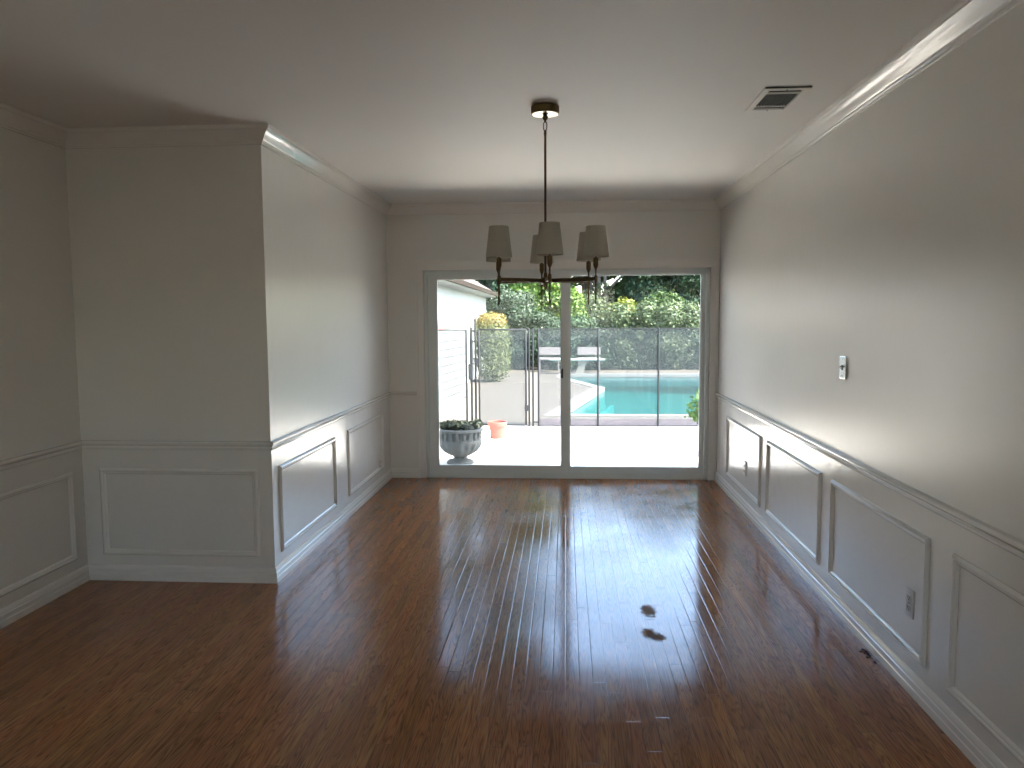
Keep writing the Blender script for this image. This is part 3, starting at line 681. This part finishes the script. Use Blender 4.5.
rnd = random.Random(11)
def blobset(w, h, dp, k, z0=0, rad=.5, seed=0):
    rr = random.Random(seed); return [(rr.uniform(-w, w), rr.uniform(-dp, dp), z0+rr.uniform(rad*.6, h), rad*rr.uniform(.7, 1.3), rad*rr.uniform(.7, 1.3), rad*rr.uniform(.6, 1.1)) for _ in range(k)]
def trunkset(h, seed, lean=.4, r=.16):
    rr = random.Random(seed); T_ = [([(0, 0, 0), (rr.uniform(-.1, .1), 0, h*.3), (rr.uniform(-lean, lean), rr.uniform(-.2, .2), h*.65), (rr.uniform(-lean, lean), 0, h*.92)], [r, r*.85, r*.6, r*.3])]
    for i in range(5):
        a = rr.uniform(0, 2*PI); z = h*rr.uniform(.35, .7); L_ = h*.28
        T_.append(([(0, 0, z), (L_*.5*math.cos(a), L_*.5*math.sin(a), z+L_*.5), (L_*math.cos(a), L_*math.sin(a), z+L_*.9)], [r*.5, r*.35, r*.15]))
    return T_
# hedge shrubs at the back, left to right
hs = [(-2.9, 'mid', m_dgreen, 1.9), (-1.65, 'mid', m_blue, 2.6), (-.75, 'mid', m_blue, 2.0), (.15, 'mid', m_dgreen, 1.8), (1.05, 'mid', m_blue, 1.85), (2.0, 'mid', m_silver, 2.15), (2.95, 'mid', m_silver, 2.2), (3.9, 'mid', m_silver, 2.1), (4.9, 'mid', m_mid, 2.2), (6.0, 'mid', m_silver, 2.2), (-4.2, 'mid', m_dgreen, 2.2)]
hl = ['dark green hedge shrub behind the column shrub', 'blue green hedge shrub behind the gate, next right of the column shrub', 'blue green hedge shrub behind the left garden bench', 'dark hedge shrub between the two garden benches, behind the mullion', 'blue green hedge shrub behind the diving board', 'silvery hedge shrub behind the pool, just right of the diving board', 'silvery hedge shrub behind the pool, centre of the right glass pane', 'silvery hedge shrub behind the pool, second from the right door frame', 'green hedge shrub behind the pool beside the right door frame', 'silvery hedge shrub behind the pool hidden past the right door frame', 'dark hedge shrub behind the white building']
for i, ((x, _, m, h), lab) in enumerate(zip(hs, hl)):
    tree('hedge_shrub', lab, 'shrub', x, 25.0, blobset(.46, h-.35, .2, 15, 0, .42, 40+i), 13000, .05, m, 100+i, [([(0, 0, 0), (.05, 0, h*.4), (0, 0, h*.7)], [.05, .04, .02])], 'hedge shrubs behind the pool')
# dark earth-toned fence wall hidden behind the hedge
bf = obj('board_fence', box(bmesh.new(), -9, 10, -.03, .03, 0, 1.2), mat('weathered wood', (.08, .065, .05), .9, var=.3, vscale=5)); bf.location = (0, 26.1, G-.02)
tag(bf, 'dark weathered boundary fence glimpsed behind the hedge', 'fence')
# taller shrubs above the fence line
tree('tall_shrub', 'bright yellow green shrub above the fence line right of the mullion', 'shrub', 1.95, 26.7, [(0, 0, 1.5, .5, .4, .75), (.15, 0, 1.9, .35, .3, .4)], 6500, .055, m_yg, 201, trunkset(1.8, 1, .1, .05))
tree('tall_shrub', 'pale silvery green shrub above the fence line, left of the yellow green shrub', 'shrub', 1.0, 26.9, [(0, 0, 1.5, .6, .4, .9), (-.1, 0, 2.1, .35, .3, .35)], 6500, .05, m_silver, 202, trunkset(1.8, 2, .1, .05))
tree('tall_shrub', 'mid green bushy shrub above the fence line at the right of the door view', 'shrub', 3.35, 26.8, [(0, 0, 1.6, .75, .45, .9), (.2, 0, 2.15, .5, .3, .3), (-.4, 0, 1.9, .4, .3, .4)], 10000, .06, m_mid, 203, trunkset(1.8, 3, .1, .05))
tree('tall_shrub', 'lime green shrub just right of the mullion above the fence line', 'shrub', .28, 26.7, [(0, 0, 1.6, .45, .4, .85), (-.05, 0, 2.2, .4, .3, .5)], 7000, .055, m_lime, 204, trunkset(1.8, 4, .1, .05))
tree('tall_shrub', 'dark shrub rising above the hedge between the column shrub and the lime green tree', 'shrub', -2.0, 26.9, [(0, 0, 1.6, .7, .4, .9), (.5, 0, 2.2, .45, .3, .4), (-.3, 0, 2.5, .4, .3, .4)], 9000, .055, m_blue, 205, trunkset(1.8, 5, .1, .05))
# trees
def crown_blobs(z0, z1, w, k, seed, rad=.8):
    rr = random.Random(seed); out = []
    for i in range(k):
        f = rr.random(); z = z0+(z1-z0)*f; ww = w*math.sin(PI*(.12+.8*f)); a = rr.uniform(0, 2*PI); q = rr.uniform(.3, 1)
        out.append((ww*q*math.cos(a), ww*q*math.sin(a)*.8, z, rad*rr.uniform(.7, 1.2), rad*rr.uniform(.7, 1.2), rad*rr.uniform(.5, .9)))
    return out
tree('broadleaf_tree', 'bright lime green leafy tree in the middle of the door view behind the hedge', 'tree', -.85, 28.5, crown_blobs(1.9, 5.6, 1.15, 26, 1, .6), 26000, .075, m_lime, 301, trunkset(5, 5))
tree('evergreen_tree', 'tall dark evergreen tree just right of the white building roof', 'tree', -2.9, 29.2, crown_blobs(1.6, 17, 2.0, 90, 2, .85), 52000, .09, m_dgreen, 302, trunkset(12, 6, .3, .25))
tree('evergreen_tree', 'tall dark blue green tree behind the lime green tree', 'tree', -1.0, 31.5, crown_blobs(2.0, 7.6, 1.8, 40, 3, .8), 32000, .09, m_blue, 303, trunkset(7, 7, .3, .25))
tree('broadleaf_tree', 'large dark green tree at the upper right of the door view', 'tree', 4.0, 29.5, crown_blobs(2.1, 6.6, 2.3, 48, 4, .75), 40000, .08, m_dgreen, 304, trunkset(6.4, 8, .4, .2))
tree('broadleaf_tree', 'mid green tree left of the large dark tree at upper right', 'tree', 2.35, 30.2, crown_blobs(2.2, 6.2, .95, 22, 5, .6), 18000, .08, m_mid, 305, trunkset(6, 9, .4, .16))
tree('bare_tree', 'grey bare branching tree against the pale sky right of the mullion', 'tree', 1.25, 29.6, crown_blobs(2.4, 6.6, .8, 16, 6, .35), 5000, .05, m_silver, 306,
     trunkset(6.5, 10, .35, .13)+[([(.25, 0, 0), (.3, 0, 2.2), (.15, 0, 4.5)], [.10, .08, .04]), ([(-.3, .2, 0), (-.25, .2, 2.4), (-.5, .2, 5)], [.09, .07, .03])])
tree('broadleaf_tree', 'mid green tree in the gap behind the grey bare tree, right of the mullion', 'tree', .75, 31.5, crown_blobs(1.9, 5.8, 1.0, 24, 15, .6), 16000, .08, m_mid, 309, trunkset(5.5, 13, .3, .16))
tree('broadleaf_tree', 'green tree behind the roof of the white building', 'tree', -5.2, 30.5, crown_blobs(2, 7.0, 1.8, 30, 7, .8), 20000, .09, m_mid, 307, trunkset(8, 11, .3, .2))
tree('broadleaf_tree', 'dark tree beyond the right door frame', 'tree', 7.2, 30.5, crown_blobs(1, 7.2, 2.2, 40, 8, .8), 22000, .09, m_dgreen, 308, trunkset(6.5, 12, .3, .2))
